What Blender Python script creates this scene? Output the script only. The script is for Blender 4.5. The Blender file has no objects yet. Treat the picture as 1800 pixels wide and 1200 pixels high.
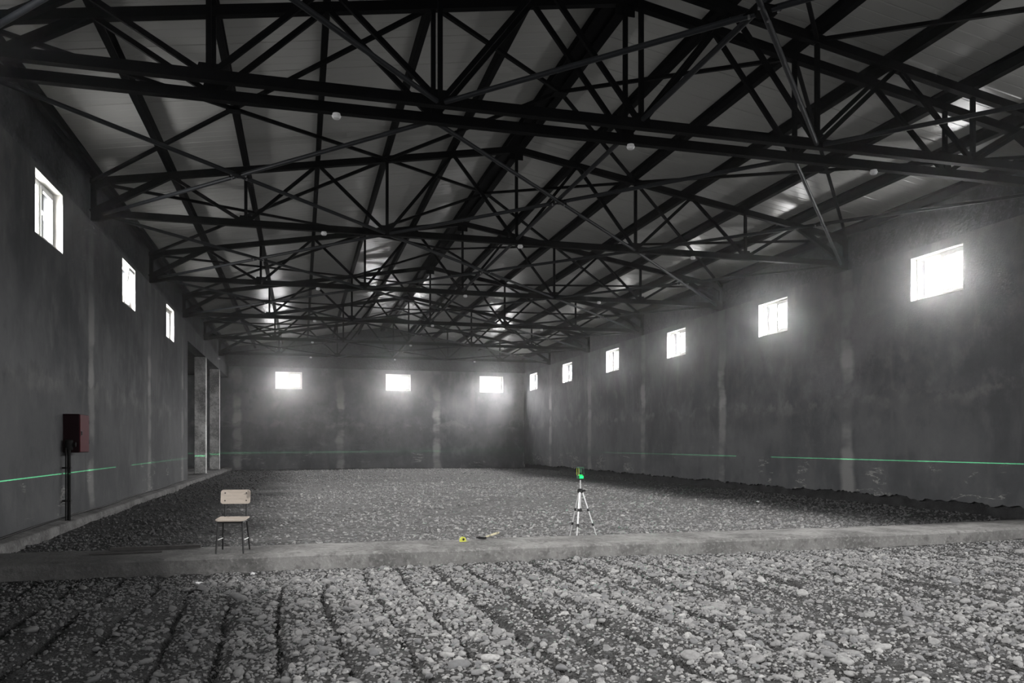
import bpy, math, random
import numpy as np
from mathutils import Vector, Matrix

random.seed(7)
rng = np.random.default_rng(11)
SC = bpy.context.scene
COL = SC.collection

# ------------------------------------------------------------------ camera
CZ = 1.58                       # phone height above the near gravel
F_PX, YAW = 1390.0, math.radians(14.9)
cam_data = bpy.data.cameras.new('camera')
cam_data.sensor_width = 36.0
cam_data.lens = 36.0 * F_PX / 1800.0
cam_data.shift_y = 0.1
cam_data.clip_end = 300
cam = bpy.data.objects.new('camera', cam_data)
cam.location = (0, 0, CZ)
cam.rotation_euler = (math.pi / 2, 0, -YAW)
COL.objects.link(cam)
SC.camera = cam

# ------------------------------------------------------------------ world, exposure
W = bpy.data.worlds.new('overcast_sky'); SC.world = W
W.use_nodes = True
W.node_tree.nodes['Background'].inputs[0].default_value = (0.93, 0.97, 1.0, 1)
W.node_tree.nodes['Background'].inputs[1].default_value = 1.5
SC.view_settings.view_transform = 'Standard'
SC.view_settings.look = 'None'
SC.view_settings.gamma = 1.0
SC.view_settings.use_curve_mapping = False
SC.view_settings.exposure = 0.25
SC.cycles.use_denoising = True
SC.cycles.time_limit = 1000.0
SC.cycles.use_adaptive_sampling = True
SC.cycles.adaptive_threshold = 0.03
SC.cycles.adaptive_min_samples = 32
SC.cycles.max_bounces = 3
SC.cycles.diffuse_bounces = 2
SC.cycles.glossy_bounces = 1
SC.cycles.transparent_max_bounces = 8
SC.cycles.sample_clamp_indirect = 4.0
SC.cycles.sample_clamp_direct = 90.0
SC.cycles.caustics_reflective = False
SC.cycles.caustics_refractive = False

# ------------------------------------------------------------------ plan of the hall
L, R = 4.21, 14.04              # inner faces of the side walls (left is -L)
WID = L + R
YB, YF = -8.6, 49.74            # back and far wall faces
BAY = 6.5
TY = [18.06 + BAY * k for k in range(5)]          # free trusses beyond the joint
PAIR = (10.95, 11.55)                              # the two trusses at the joint
TRUSS_Y = [4.45, PAIR[0], PAIR[1]] + TY
Z_BEAR = CZ + 4.62              # top of plastered wall
Z_LOW = CZ + 4.78               # bottom chord centre
Z_EAVE = CZ + 5.42              # top chord centre at wall
Z_RIDGE = CZ + 6.96
XC = (R - L) / 2
def tx(t): return -L + WID * t
def ztop(t): return Z_EAVE + (Z_RIDGE - Z_EAVE) * (1 - abs(2 * t - 1))
PITCH = math.atan2(Z_RIDGE - Z_EAVE, WID / 2)
WIN_Z = {'right': (CZ + 3.39, CZ + 4.41), 'left': (CZ + 3.46, CZ + 4.53), 'far': (CZ + 3.33, CZ + 4.36)}
WIN_W = 1.55
WIN_Y_R = [18.06 + BAY * k - 0.47 * BAY for k in range(-3, 6)]
WIN_Y_L = [18.06 + BAY * k - 0.43 * BAY for k in range(-2, 3)]
WIN_X_F = [-0.75, 5.85, 11.85]
WIN_X_B = [-1.6, 11.6]
WALL_T = 0.40
PANE_OFF = 0.22                 # pane set back from the inner wall face
WIN_POWER = 760.0
GROUND_LIGHT = 0.14
GATE = (2.0, 9.0, 4.4)          # open gate in the wall behind the viewer: x0, x1, height
GATE_POWER = 560.0

def window_light(name, loc, rot, sx, sy, power=WIN_POWER):
    d = bpy.data.lights.new(name, 'AREA')
    d.shape = 'RECTANGLE'; d.size = sx; d.size_y = sy
    d.energy = power; d.color = (1.0, 0.985, 0.985)
    # overcast sky outside: bright above the horizon, dark ground below it
    d.use_nodes = True; nt = d.node_tree; em = nt.nodes['Emission']
    ge = nt.nodes.new('ShaderNodeNewGeometry'); sp = nt.nodes.new('ShaderNodeSeparateXYZ'); mr = nt.nodes.new('ShaderNodeMapRange')
    nt.links.new(ge.outputs['Incoming'], sp.inputs[0]); nt.links.new(sp.outputs[2], mr.inputs[0])
    for i, v in enumerate((0.04, -0.22, GROUND_LIGHT, 1.0)): mr.inputs[i + 1].default_value = v
    mr.interpolation_type = 'SMOOTHSTEP'
    nt.links.new(mr.outputs[0], em.inputs[1])
    o = bpy.data.objects.new(name, d); COL.objects.link(o)
    o.location = loc; o.rotation_euler = rot
    return o
for y in WIN_Y_R:
    a, b = WIN_Z['right']
    window_light('window_daylight', (R + PANE_OFF + 0.10, y, (a + b) / 2), (0, math.pi / 2, 0), b - a - 0.1, WIN_W - 0.1)
for y in WIN_Y_L:
    a, b = WIN_Z['left']
    window_light('window_daylight', (-L - PANE_OFF - 0.10, y, (a + b) / 2), (0, -math.pi / 2, 0), b - a - 0.1, WIN_W - 0.1)
for x in WIN_X_F:
    a, b = WIN_Z['far']
    window_light('window_daylight', (x, YF + PANE_OFF + 0.10, (a + b) / 2), (-math.pi / 2, 0, 0), WIN_W - 0.1, b - a - 0.1)
gate_h = GATE[2]
window_light('gate_daylight', ((GATE[0] + GATE[1]) / 2, YB - 0.45, gate_h / 2), (math.pi / 2, 0, 0), GATE[1] - GATE[0], gate_h, GATE_POWER)
for x in WIN_X_B:
    a, b = WIN_Z['far']
    window_light('window_daylight', (x, YB - PANE_OFF - 0.10, (a + b) / 2), (math.pi / 2, 0, 0), WIN_W - 0.1, b - a - 0.1)

# ------------------------------------------------------------------ material helpers
class NT:
    def __init__(s, name):
        s.m = bpy.data.materials.new(name); s.m.use_nodes = True
        s.t = s.m.node_tree; s.n = s.t.nodes; s.bsdf = s.n['Principled BSDF']
        s.out = s.n['Material Output']
    def add(s, typ, **kw):
        nd = s.n.new(typ)
        for k, v in kw.items():
            if k.startswith('i_'):
                key = k[2:]; key = int(key) if key.isdigit() else key.replace('_', ' ')
                s.put(nd.inputs[key], v)
            else: setattr(nd, k, v)
        return nd
    def put(s, sock, v):
        if isinstance(v, bpy.types.NodeSocket): s.t.links.new(v, sock)
        else: sock.default_value = v
    def math(s, op, a, b=0.0, c=None, clamp=False):
        nd = s.n.new('ShaderNodeMath'); nd.operation = op; nd.use_clamp = clamp
        s.put(nd.inputs[0], a); s.put(nd.inputs[1], b)
        if c is not None: s.put(nd.inputs[2], c)
        return nd.outputs[0]
    def ramp(s, v, lo, hi, a=0.0, b=1.0):
        nd = s.n.new('ShaderNodeMapRange'); nd.interpolation_type = 'SMOOTHSTEP'
        for i, q in enumerate((v, lo, hi, a, b)): s.put(nd.inputs[i], q)
        return nd.outputs[0]
    def noise(s, vec, scale, detail=4, rough=0.55, dist=0.0):
        nd = s.n.new('ShaderNodeTexNoise')
        s.put(nd.inputs['Vector'], vec); nd.inputs['Scale'].default_value = scale
        nd.inputs['Detail'].default_value = detail; nd.inputs['Roughness'].default_value = rough
        nd.inputs['Distortion'].default_value = dist
        return nd.outputs[0]
    def pos(s):
        nd = s.n.new('ShaderNodeNewGeometry'); return nd.outputs['Position']
    def mapping(s, vec, scale=(1, 1, 1), loc=(0, 0, 0)):
        nd = s.n.new('ShaderNodeMapping'); s.put(nd.inputs['Vector'], vec)
        nd.inputs['Scale'].default_value = scale; nd.inputs['Location'].default_value = loc
        return nd.outputs[0]
    def mix(s, f, a, b):
        nd = s.n.new('ShaderNodeMix'); nd.data_type = 'RGBA'
        s.put(nd.inputs[0], f); s.put(nd.inputs[6], a); s.put(nd.inputs[7], b)
        return nd.outputs[2]
    def bump(s, h, strength=0.3, dist=0.02):
        nd = s.n.new('ShaderNodeBump'); s.put(nd.inputs['Height'], h)
        nd.inputs['Strength'].default_value = strength; nd.inputs['Distance'].default_value = dist
        s.t.links.new(nd.outputs[0], s.bsdf.inputs['Normal'])
    def base(s, c, rough=0.8, metal=0.0, spec=0.5):
        s.put(s.bsdf.inputs['Base Color'], c); s.put(s.bsdf.inputs['Roughness'], rough)
        s.put(s.bsdf.inputs['Metallic'], metal); s.put(s.bsdf.inputs['Specular IOR Level'], spec)
def g(v, tint=(1, 1, 1)): return (v * tint[0], v * tint[1], v * tint[2], 1)

def mat_simple(name, c, rough=0.6, metal=0.0, spec=0.5, var=0.25, scale=14, bump=0.1):
    m = NT(name); p = m.add('ShaderNodeTexCoord').outputs['Object']
    n = m.noise(p, scale, 4)
    k = m.ramp(n, 0.3, 0.7)
    lo = tuple(x * (1 - var) for x in c[:3]) + (1,); hi = tuple(min(1, x * (1 + var)) for x in c[:3]) + (1,)
    m.base(m.mix(k, lo, hi), rough, metal, spec)
    if bump: m.bump(n, bump, 0.005)
    return m.m

def mat_plaster(name, axis, joints, base=0.13, period=BAY, lift=True):
    """grey cement plaster: mottling, trowel marks, pale salt streaks at the column joints, a pour line"""
    m = NT(name); P = m.pos()
    sep = m.add('ShaderNodeSeparateXYZ', i_0=P)
    along, z = sep.outputs[axis], sep.outputs[2]
    st = (1, 1, 0.25)
    big = m.noise(P, 0.42, 6, 0.62)
    mid = m.noise(m.mapping(P, (1, 1, 0.7)), 1.7, 6, 0.62)
    streak = m.noise(m.mapping(P, (1.0, 1.0, 0.22)), 1.5, 5, 0.6)
    fine = m.noise(P, 26, 3, 0.6)
    col = m.mix(m.ramp(big, 0.36, 0.66), g(base * 0.62, (0.95, 1, 1.07)), g(base * 1.28, (0.98, 1, 1.03)))
    col = m.mix(m.math('MULTIPLY', m.ramp(mid, 0.5, 0.72), 0.5), col, g(base * 1.8, (0.99, 1, 1.0)))
    col = m.mix(m.math('MULTIPLY', m.ramp(mid, 0.46, 0.3), 0.5), col, g(base * 0.45, (0.94, 1, 1.08)))
    col = m.mix(m.math('MULTIPLY', m.ramp(streak, 0.54, 0.72), 0.35), col, g(base * 1.8, (1, 1, 0.98)))
    # salt bloom at every column joint
    wob = m.math('MULTIPLY', m.math('SUBTRACT', m.noise(m.mapping(P, (0.2, 0.2, 1)), 1.3, 3), 0.5), 0.35)
    ph = m.math('DIVIDE', m.math('ADD', m.math('SUBTRACT', along, joints), wob), period)
    fr = m.math('ABSOLUTE', m.math('SUBTRACT', m.math('FRACT', m.math('ADD', ph, 0.5)), 0.5))
    dist = m.math('MULTIPLY', fr, period)
    wn = m.noise(m.mapping(P, (0.35, 0.35, 1)), 1.1, 4)
    js = m.ramp(dist, m.math('MULTIPLY_ADD', wn, 0.55, 0.02), m.math('MULTIPLY', wn, 0.22))
    js = m.math('MULTIPLY', js, m.ramp(wn, 0.38, 0.56, 0.12, 1.0))
    js = m.math('MULTIPLY', js, m.ramp(z, CZ + 3.6, CZ + 2.0, 0.25, 0.9))
    col = m.mix(js, col, g(base * 2.9, (1, 1, 0.97)))
    if lift:
        ln = m.math('MULTIPLY', m.math('SUBTRACT', m.noise(P, 0.9, 6, 0.65), 0.5), 1.5)
        zz = m.math('ADD', z, ln)
        below = m.ramp(zz, CZ + 1.32, CZ + 1.22)
        col = m.mix(m.math('MULTIPLY', below, 0.38), col, g(base * 0.55, (0.97, 1, 1.03)))
        band = m.math('MULTIPLY', below, m.ramp(zz, CZ + 0.75, CZ + 1.2))
        band = m.math('MULTIPLY', band, m.ramp(m.noise(P, 1.7, 5, 0.6), 0.44, 0.66))
        col = m.mix(m.math('MULTIPLY', band, 0.6), col, g(base * 1.9, (1, 1, 0.98)))
        # thin pale scratches low on the wall
        sc = m.noise(m.mapping(P, (0.55, 0.55, 3.2)), 1.0, 6, 0.62, 0.6)
        scr = m.math('MULTIPLY', m.ramp(m.math('ABSOLUTE', m.math('SUBTRACT', sc, 0.5)), 0.012, 0.003), m.ramp(z, 1.25, 0.9))
        scr = m.math('MULTIPLY', scr, m.ramp(m.noise(P, 0.8, 2), 0.56, 0.62))
        col = m.mix(m.math('MULTIPLY', scr, 0.8), col, g(base * 3.4, (1, 1, 0.94)))
    m.base(col, 0.88, 0, 0.25)
    m.bump(m.math('ADD', fine, m.math('MULTIPLY', streak, 1.5)), 0.25, 0.02)
    return m.m

def edge_dark(m):
    """mask that darkens along both side walls and the far wall, with a wandering edge"""
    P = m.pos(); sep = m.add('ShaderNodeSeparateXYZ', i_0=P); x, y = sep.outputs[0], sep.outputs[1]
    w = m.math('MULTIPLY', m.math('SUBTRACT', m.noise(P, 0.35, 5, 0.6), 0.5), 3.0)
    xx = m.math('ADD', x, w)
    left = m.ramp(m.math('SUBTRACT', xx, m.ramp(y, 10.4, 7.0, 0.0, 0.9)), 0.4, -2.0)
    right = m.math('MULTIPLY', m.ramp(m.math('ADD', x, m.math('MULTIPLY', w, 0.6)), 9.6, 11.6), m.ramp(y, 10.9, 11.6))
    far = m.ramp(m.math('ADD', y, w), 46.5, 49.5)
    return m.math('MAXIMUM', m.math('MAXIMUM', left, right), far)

def mat_concrete(name, base, scale=1.2, tint=(1, 1, 1), contrast=0.5, dark_edges=False):
    m = NT(name); P = m.pos()
    a = m.noise(P, scale, 6, 0.62); b = m.noise(P, scale * 14, 4, 0.6)
    col = m.mix(m.ramp(a, 0.34, 0.68), g(base * (1 - contrast), tint), g(base * (1 + contrast), tint))
    col = m.mix(m.math('MULTIPLY', m.ramp(b, 0.50, 0.70), 0.6), col, g(base * 1.8, tint))
    col = m.mix(m.math('MULTIPLY', m.ramp(m.noise(P, scale * 5, 5, 0.65), 0.48, 0.34), 0.55), col, g(base * 0.4, tint))
    if dark_edges:
        col = m.mix(m.math('MULTIPLY', edge_dark(m), 0.85), col, g(0.022, (0.98, 1, 1.02)))  # concrete turns nearly black towards the side walls
    m.base(col, 0.9, 0, 0.2)
    m.bump(m.math('ADD', b, a), 0.5, 0.03)
    return m.m

def mat_stone(name):
    m = NT(name)
    r = m.add('ShaderNodeObjectInfo').outputs['Random']
    att = m.add('ShaderNodeAttribute', attribute_name='tone').outputs['Fac']
    tone = m.math('FRACT', m.math('ADD', att, r))
    p = m.add('ShaderNodeTexCoord').outputs['Object']
    n = m.noise(m.pos(), 30, 4, 0.6)
    c = m.n.new('ShaderNodeValToRGB'); m.put(c.inputs[0], tone)
    el = c.color_ramp.elements
    el[0].color = g(0.24, (0.98, 1, 1.02)); el[1].color = g(0.62, (1, 0.99, 0.96))
    e = el.new(0.45); e.color = g(0.36, (1, 0.99, 0.97))
    e = el.new(0.85); e.color = g(0.46, (1, 1, 0.98))
    col = m.mix(m.math('MULTIPLY', m.ramp(n, 0.4, 0.7), 0.5), c.outputs[0], g(0.20, (1, 0.98, 0.95)))
    col = m.mix(m.math('MULTIPLY', edge_dark(m), 0.88), col, g(0.030, (0.97, 1, 1.03)))
    m.base(col, 0.8, 0, 0.3); m.bump(n, 0.15, 0.004)
    return m.m

def mat_soil(name, base, peb):
    m = NT(name); P = m.pos()
    a = m.noise(P, 0.7, 5, 0.6); b = m.noise(P, 9, 5, 0.65)
    v = m.n.new('ShaderNodeTexVoronoi'); m.put(v.inputs['Vector'], P); v.inputs['Scale'].default_value = peb
    v2 = m.n.new('ShaderNodeTexVoronoi'); m.put(v2.inputs['Vector'], P); v2.inputs['Scale'].default_value = peb * 2.6
    cell = m.add('ShaderNodeSeparateColor', i_0=v.outputs['Color']).outputs[0]
    cell2 = m.add('ShaderNodeSeparateColor', i_0=v2.outputs['Color']).outputs[1]
    mixc = m.math('ADD', m.math('MULTIPLY', cell, 0.55), m.math('MULTIPLY', cell2, 0.45))
    col = m.mix(mixc, g(base * 0.45, (1, 0.99, 0.97)), g(base * 1.65, (1, 1, 0.98)))
    col = m.mix(m.math('MULTIPLY', m.ramp(b, 0.55, 0.38), 0.6), col, g(base * 0.4, (1, 0.98, 0.95)))
    col = m.mix(m.math('MULTIPLY', m.ramp(a, 0.5, 0.3), 0.45), col, g(base * 0.5, (1, 0.98, 0.95)))
    col = m.mix(m.math('MULTIPLY', edge_dark(m), 0.88), col, g(0.012, (0.95, 1, 1.05)))
    m.base(col, 0.93, 0, 0.15)
    h = m.math('SUBTRACT', m.math('MULTIPLY', b, 0.6), m.math('ADD', v.outputs['Distance'], m.math('MULTIPLY', v2.outputs['Distance'], 0.5)))
    m.bump(h, 0.9, 0.05)
    return m.m

def mat_panel(name):
    m = NT(name)
    n = m.noise(m.pos(), 0.25, 2)
    m.base(m.mix(n, g(0.40, (1, 1, 0.95)), g(0.44, (1, 1, 0.95))), 0.24, 0.0, 0.5)
    return m.m

def mat_steel(name, v=0.012, rough=0.45, spec=0.04):
    m = NT(name); n = m.noise(m.pos(), 5, 4)
    m.base(m.mix(n, g(v * 0.7, (0.9, 1, 1.15)), g(v * 1.5, (0.9, 1, 1.15))), rough, 0, spec)
    return m.m

def mat_emit(name, c, s):
    m = NT(name); m.put(m.bsdf.inputs['Base Color'], c)
    m.put(m.bsdf.inputs['Emission Color'], c); m.bsdf.inputs['Emission Strength'].default_value = s
    return m.m

def mat_glass(name):
    m = NT(name)
    tr = m.add('ShaderNodeBsdfTransparent'); tr.inputs[0].default_value = (0.98, 0.98, 0.98, 1)
    gl = m.add('ShaderNodeBsdfGlossy'); gl.inputs['Roughness'].default_value = 0.02
    mx = m.add('ShaderNodeMixShader'); mx.inputs[0].default_value = 0.05
    m.t.links.new(tr.outputs[0], mx.inputs[1]); m.t.links.new(gl.outputs[0], mx.inputs[2])
    m.t.links.new(mx.outputs[0], m.out.inputs[0])
    return m.m

def mat_wood(name, c, grain_axis=0):
    m = NT(name); p = m.add('ShaderNodeTexCoord').outputs['Object']
    sc = [22, 22, 22]; sc[grain_axis] = 2
    n = m.noise(m.mapping(p, tuple(sc)), 1.5, 4); d = m.noise(p, 9, 4)
    col = m.mix(n, tuple(x * 0.75 for x in c[:3]) + (1,), tuple(min(1, x * 1.15) for x in c[:3]) + (1,))
    col = m.mix(m.math('MULTIPLY', m.ramp(d, 0.58, 0.7), 0.7), col, tuple(x * 0.3 for x in c[:3]) + (1,))
    m.base(col, 0.6, 0, 0.35)
    return m.m

M = dict(
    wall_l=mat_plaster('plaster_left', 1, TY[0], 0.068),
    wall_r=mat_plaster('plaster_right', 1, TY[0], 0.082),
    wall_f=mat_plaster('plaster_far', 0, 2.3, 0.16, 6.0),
    band=mat_concrete('ring_beam_concrete', 0.055, 0.8, (0.95, 0.99, 1.08), 0.3),
    recess=mat_concrete('recess_concrete', 0.13, 0.9, (1, 1, 1), 0.35),
    found=mat_concrete('foundation_concrete', 0.018, 2.0, (0.98, 1, 1.02), 0.5),
    column=mat_concrete('column_concrete', 0.55, 1.3, (1, 1, 0.98), 0.55),
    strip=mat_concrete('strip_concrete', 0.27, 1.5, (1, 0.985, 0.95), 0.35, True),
    plinth=mat_concrete('plinth_concrete', 0.11, 1.7, (1, 0.99, 0.97), 0.45),
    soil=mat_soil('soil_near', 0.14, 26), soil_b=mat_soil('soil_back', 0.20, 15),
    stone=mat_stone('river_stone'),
    panel=mat_panel('roof_panel_metal'),
    steel=mat_steel('black_painted_steel', 0.0016, 0.55, 0.02), pipe=mat_steel('dark_grey_painted_pipe', 0.014, 0.5, 0.12),
    bolt=mat_simple('zinc_bolt', g(0.35), 0.35, 0.9, bump=0),
    pvc=mat_simple('white_pvc', g(0.78, (1, 1, 0.96)), 0.35, var=0.03, bump=0),
    reveal=mat_simple('white_reveal_plaster', g(0.72, (1, 0.98, 0.92)), 0.8, var=0.06, scale=5),
    gasket=mat_simple('grey_gasket', g(0.12), 0.6, bump=0),
    glass=mat_glass('window_glass'),
    red=mat_simple('dark_red_enamel', (0.055, 0.009, 0.013, 1), 0.6, spec=0.06, var=0.1, bump=0),
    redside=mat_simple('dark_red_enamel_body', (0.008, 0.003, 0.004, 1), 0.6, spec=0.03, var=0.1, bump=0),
    black=mat_simple('black_plastic', g(0.012), 0.45, bump=0),
    blackpipe=mat_simple('black_pipe', g(0.006), 0.6, spec=0.08, bump=0),
    alu=mat_simple('brushed_aluminium', g(0.82), 0.32, 0.35, var=0.04, bump=0),
    seat=mat_wood('worn_pale_plywood', (0.55, 0.48, 0.41, 1), 0),
    chrome=mat_simple('worn_steel', g(0.45), 0.35, 0.8, bump=0),
    wood=mat_wood('pale_ash_handle', (0.78, 0.72, 0.50, 1), 0),
    plank=mat_wood('dark_wet_plank', (0.028, 0.026, 0.025, 1), 0),
    yellow=mat_simple('yellow_plastic', (0.75, 0.78, 0.12, 1), 0.4, var=0.05, bump=0),
    white=mat_simple('white_plastic', g(0.8), 0.4, var=0.03, bump=0),
    green=mat_emit('green_laser_lens', (0.0, 1.0, 0.12, 1), 2.2),
    greenbody=mat_simple('green_black_housing', (0.02, 0.10, 0.05, 1), 0.4, bump=0),
    paper=mat_simple('white_scrap', g(0.85), 0.7, var=0.05),
)

# ------------------------------------------------------------------ geometry helpers
class MB:
    def __init__(s): s.v = []; s.f = []
    def quadstrip(s, rings, closed=True, caps=True):
        o = len(s.v); n = len(rings[0])
        for r in rings: s.v += [tuple(p) for p in r]
        for i in range(len(rings) - 1):
            for j in range(n if closed else n - 1):
                a = o + i * n + j; b = o + i * n + (j + 1) % n
                s.f.append((a, b, b + n, a + n))
        if caps and closed:
            s.f.append(tuple(o + j for j in reversed(range(n))))
            s.f.append(tuple(o + (len(rings) - 1) * n + j for j in range(n)))
        return s
    def box(s, a, b):
        x0, y0, z0 = a; x1, y1, z1 = b
        return s.quadstrip([[(x0, y0, z0), (x1, y0, z0), (x1, y1, z0), (x0, y1, z0)],
                            [(x0, y0, z1), (x1, y0, z1), (x1, y1, z1), (x0, y1, z1)]])
    def bar(s, p, q, w, h=None, up=(0, 0, 1)):
        h = h or w; p, q = Vector(p), Vector(q); d = (q - p).normalized(); up = Vector(up)
        x = d.cross(up)
        if x.length < 1e-4: x = d.cross(Vector((0, 1, 0)))
        x.normalize(); y = x.cross(d)
        return s.quadstrip([[c + x * (i * w / 2) + y * (j * h / 2) for i, j in ((-1, -1), (1, -1), (1, 1), (-1, 1))] for c in (p, q)])
    def tube(s, pts, r, n=10):
        pts = [Vector(p) for p in pts]; rings = []
        rr = r if isinstance(r, (list, tuple)) else [r] * len(pts)
        ref = None
        for i, p in enumerate(pts):
            d = (pts[min(i + 1, len(pts) - 1)] - pts[max(i - 1, 0)]).normalized()
            if ref is None:
                ref = Vector((0, 0, 1)) if abs(d.z) < 0.9 else Vector((1, 0, 0))
            x = d.cross(ref).normalized(); y = x.cross(d)
            rings.append([p + (x * math.cos(2 * math.pi * k / n) + y * math.sin(2 * math.pi * k / n)) * rr[i] for k in range(n)])
        return s.quadstrip(rings)
    def lathe(s, prof, c=(0, 0, 0), n=14):
        c = Vector(c)
        return s.quadstrip([[c + Vector((r * math.cos(2 * math.pi * k / n), r * math.sin(2 * math.pi * k / n), z)) for k in range(n)] for r, z in prof])
    def prism(s, poly, vec):
        vec = Vector(vec)
        return s.quadstrip([[Vector(p) for p in poly], [Vector(p) + vec for p in poly]])
    def build(s, name, mat, parent=None, smooth=False, bevel=0.0, origin=None):
        me = bpy.data.meshes.new(name)
        v = s.v if origin is None else [tuple(Vector(p) - Vector(origin)) for p in s.v]
        me.from_pydata([tuple(p) for p in v], [], s.f)
        import bmesh
        bm = bmesh.new(); bm.from_mesh(me)
        bmesh.ops.recalc_face_normals(bm, faces=bm.faces)
        if bevel:
            bmesh.ops.bevel(bm, geom=bm.edges[:], offset=bevel, segments=2, affect='EDGES', profile=0.6)
        bm.to_mesh(me); bm.free()
        if smooth:
            me.polygons.foreach_set('use_smooth', [True] * len(me.polygons))
            me.set_sharp_from_angle(angle=math.radians(40))
        me.materials.append(M[mat])
        o = bpy.data.objects.new(name, me); COL.objects.link(o)
        if origin is not None: o.location = origin
        if parent is not None: o.parent = parent
        return o

def tag(o, label=None, cat=None, group=None, kind=None):
    if label: o['label'] = label
    if cat: o['category'] = cat
    if group: o['group'] = group
    if kind: o['kind'] = kind
    return o
def thing(name, loc, label, cat, group=None, rz=0):
    o = bpy.data.objects.new(name, None); COL.objects.link(o)
    o.location = loc; o.rotation_euler = (0, 0, rz); o.empty_display_size = 0.2
    return tag(o, label, cat, group)
def struct(name, loc, label):
    o = bpy.data.objects.new(name, None); COL.objects.link(o); o.location = loc
    return tag(o, label, kind='structure')
def copy_tree(o, parent=None):
    c = o.copy(); COL.objects.link(c); c.parent = parent
    for ch in o.children: copy_tree(ch, c)
    return c

# value noise in numpy
def vnoise(x, y, scale, seed, octaves=4, gain=0.5):
    out = np.zeros_like(x, dtype=float); amp = 1.0; tot = 0
    for o in range(octaves):
        r = np.random.default_rng(seed + o); G = r.random((257, 257))
        fx = x * scale * 2 ** o + 37.3 * o + 500; fy = y * scale * 2 ** o + 11.7 * o + 500
        ix = np.floor(fx).astype(int); iy = np.floor(fy).astype(int)
        u = fx - ix; v = fy - iy; u = u * u * (3 - 2 * u); v = v * v * (3 - 2 * v)
        a = G[ix % 257, iy % 257]; b = G[(ix + 1) % 257, iy % 257]; c = G[ix % 257, (iy + 1) % 257]; d = G[(ix + 1) % 257, (iy + 1) % 257]
        out += amp * ((a * (1 - u) + b * u) * (1 - v) + (c * (1 - u) + d * u) * v); tot += amp; amp *= gain
    return out / tot

STRIP_Y0, STRIP_Y1, STRIP_Z = 10.40, 11.50, CZ - 1.40
ZB = CZ - 1.52                  # gravel level beyond the strip
def furrow(x, y):
    w = x + 0.25 * (vnoise(x, y, 0.35, 90, 3) - 0.5) + 0.02 * y
    ph = w / 0.46
    k = np.abs(ph - np.floor(ph) - 0.5) * 2            # 1 in the groove
    rowid = np.floor(ph)
    st = vnoise(rowid * 3.1, y, 0.45, 70, 2)            # grooves come and go
    return np.clip((k - 0.62) / 0.38, 0, 1) ** 1.3 * np.clip((st - 0.38) / 0.2, 0, 1)
def h_near(x, y):
    h = 0.10 * (vnoise(x, y, 0.5, 10, 3) - 0.5) + 0.05 * (vnoise(x, y, 2.6, 20, 4) - 0.5)
    h = h - 0.11 * furrow(x, y)
    edge = np.clip((STRIP_Y0 - y) / 1.2, 0, 1)
    h = h * (0.35 + 0.65 * edge) - 0.01
    h = h + 0.14 * np.clip((x - 9.5) / 4.0, 0, 1) ** 1.5   # rises towards the right wall
    return h
def h_back(x, y):
    return ZB + 0.10 * (vnoise(x, y, 0.22, 30, 4) - 0.5) + 0.05 * (vnoise(x, y, 1.4, 40, 4) - 0.5) - 0.03 * np.clip((-2.5 - x), 0, 1)

def grid_mesh(name, x0, x1, nx, y0, y1, ny, hf, mat, ypow=1.0):
    xs = np.linspace(x0, x1, nx); ys = y0 + (y1 - y0) * np.linspace(0, 1, ny) ** ypow
    X, Y = np.meshgrid(xs, ys); Z = hf(X, Y)
    co = np.stack([X, Y, Z], -1).reshape(-1, 3)
    i = np.arange(nx - 1)[None] + nx * np.arange(ny - 1)[:, None]
    f = np.stack([i, i + 1, i + 1 + nx, i + nx], -1).reshape(-1, 4)
    return np_mesh(name, co, f, mat)
def np_mesh(name, co, f, mat, smooth=True, tone=None):
    me = bpy.data.meshes.new(name); k = f.shape[1]
    me.vertices.add(len(co)); me.vertices.foreach_set('co', co.astype(np.float32).ravel())
    me.loops.add(f.size); me.loops.foreach_set('vertex_index', f.astype(np.int32).ravel())
    me.polygons.add(len(f)); me.polygons.foreach_set('loop_start', np.arange(0, f.size, k, dtype=np.int32))
    me.polygons.foreach_set('use_smooth', np.full(len(f), smooth))
    if tone is not None:
        a = me.attributes.new('tone', 'FLOAT', 'POINT'); a.data.foreach_set('value', tone.astype(np.float32))
    me.update(calc_edges=True); me.validate()
    me.materials.append(M[mat])
    o = bpy.data.objects.new(name, me); COL.objects.link(o)
    return o

# ================================================================== FLOOR
floor = struct('floor', (0, 0, 0), 'bare earth floor strewn with grey gravel and furrowed stones')
near = grid_mesh('gravel_bed', -L - 0.3, R + 0.3, 420, -0.5, STRIP_Y0 + 0.08, 300, h_near, 'soil'); near.parent = floor
rear = grid_mesh('gravel_bed', -L - 0.3, R + 0.3, 180, STRIP_Y1 - 0.08, YF + 0.2, 300, h_back, 'soil_b', 1.6); rear.parent = floor
behind = grid_mesh('gravel_bed', -L - 0.3, R + 0.3, 40, YB - 0.2, -0.49, 20, lambda x, y: h_near(x, y), 'soil'); behind.parent = floor

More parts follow.
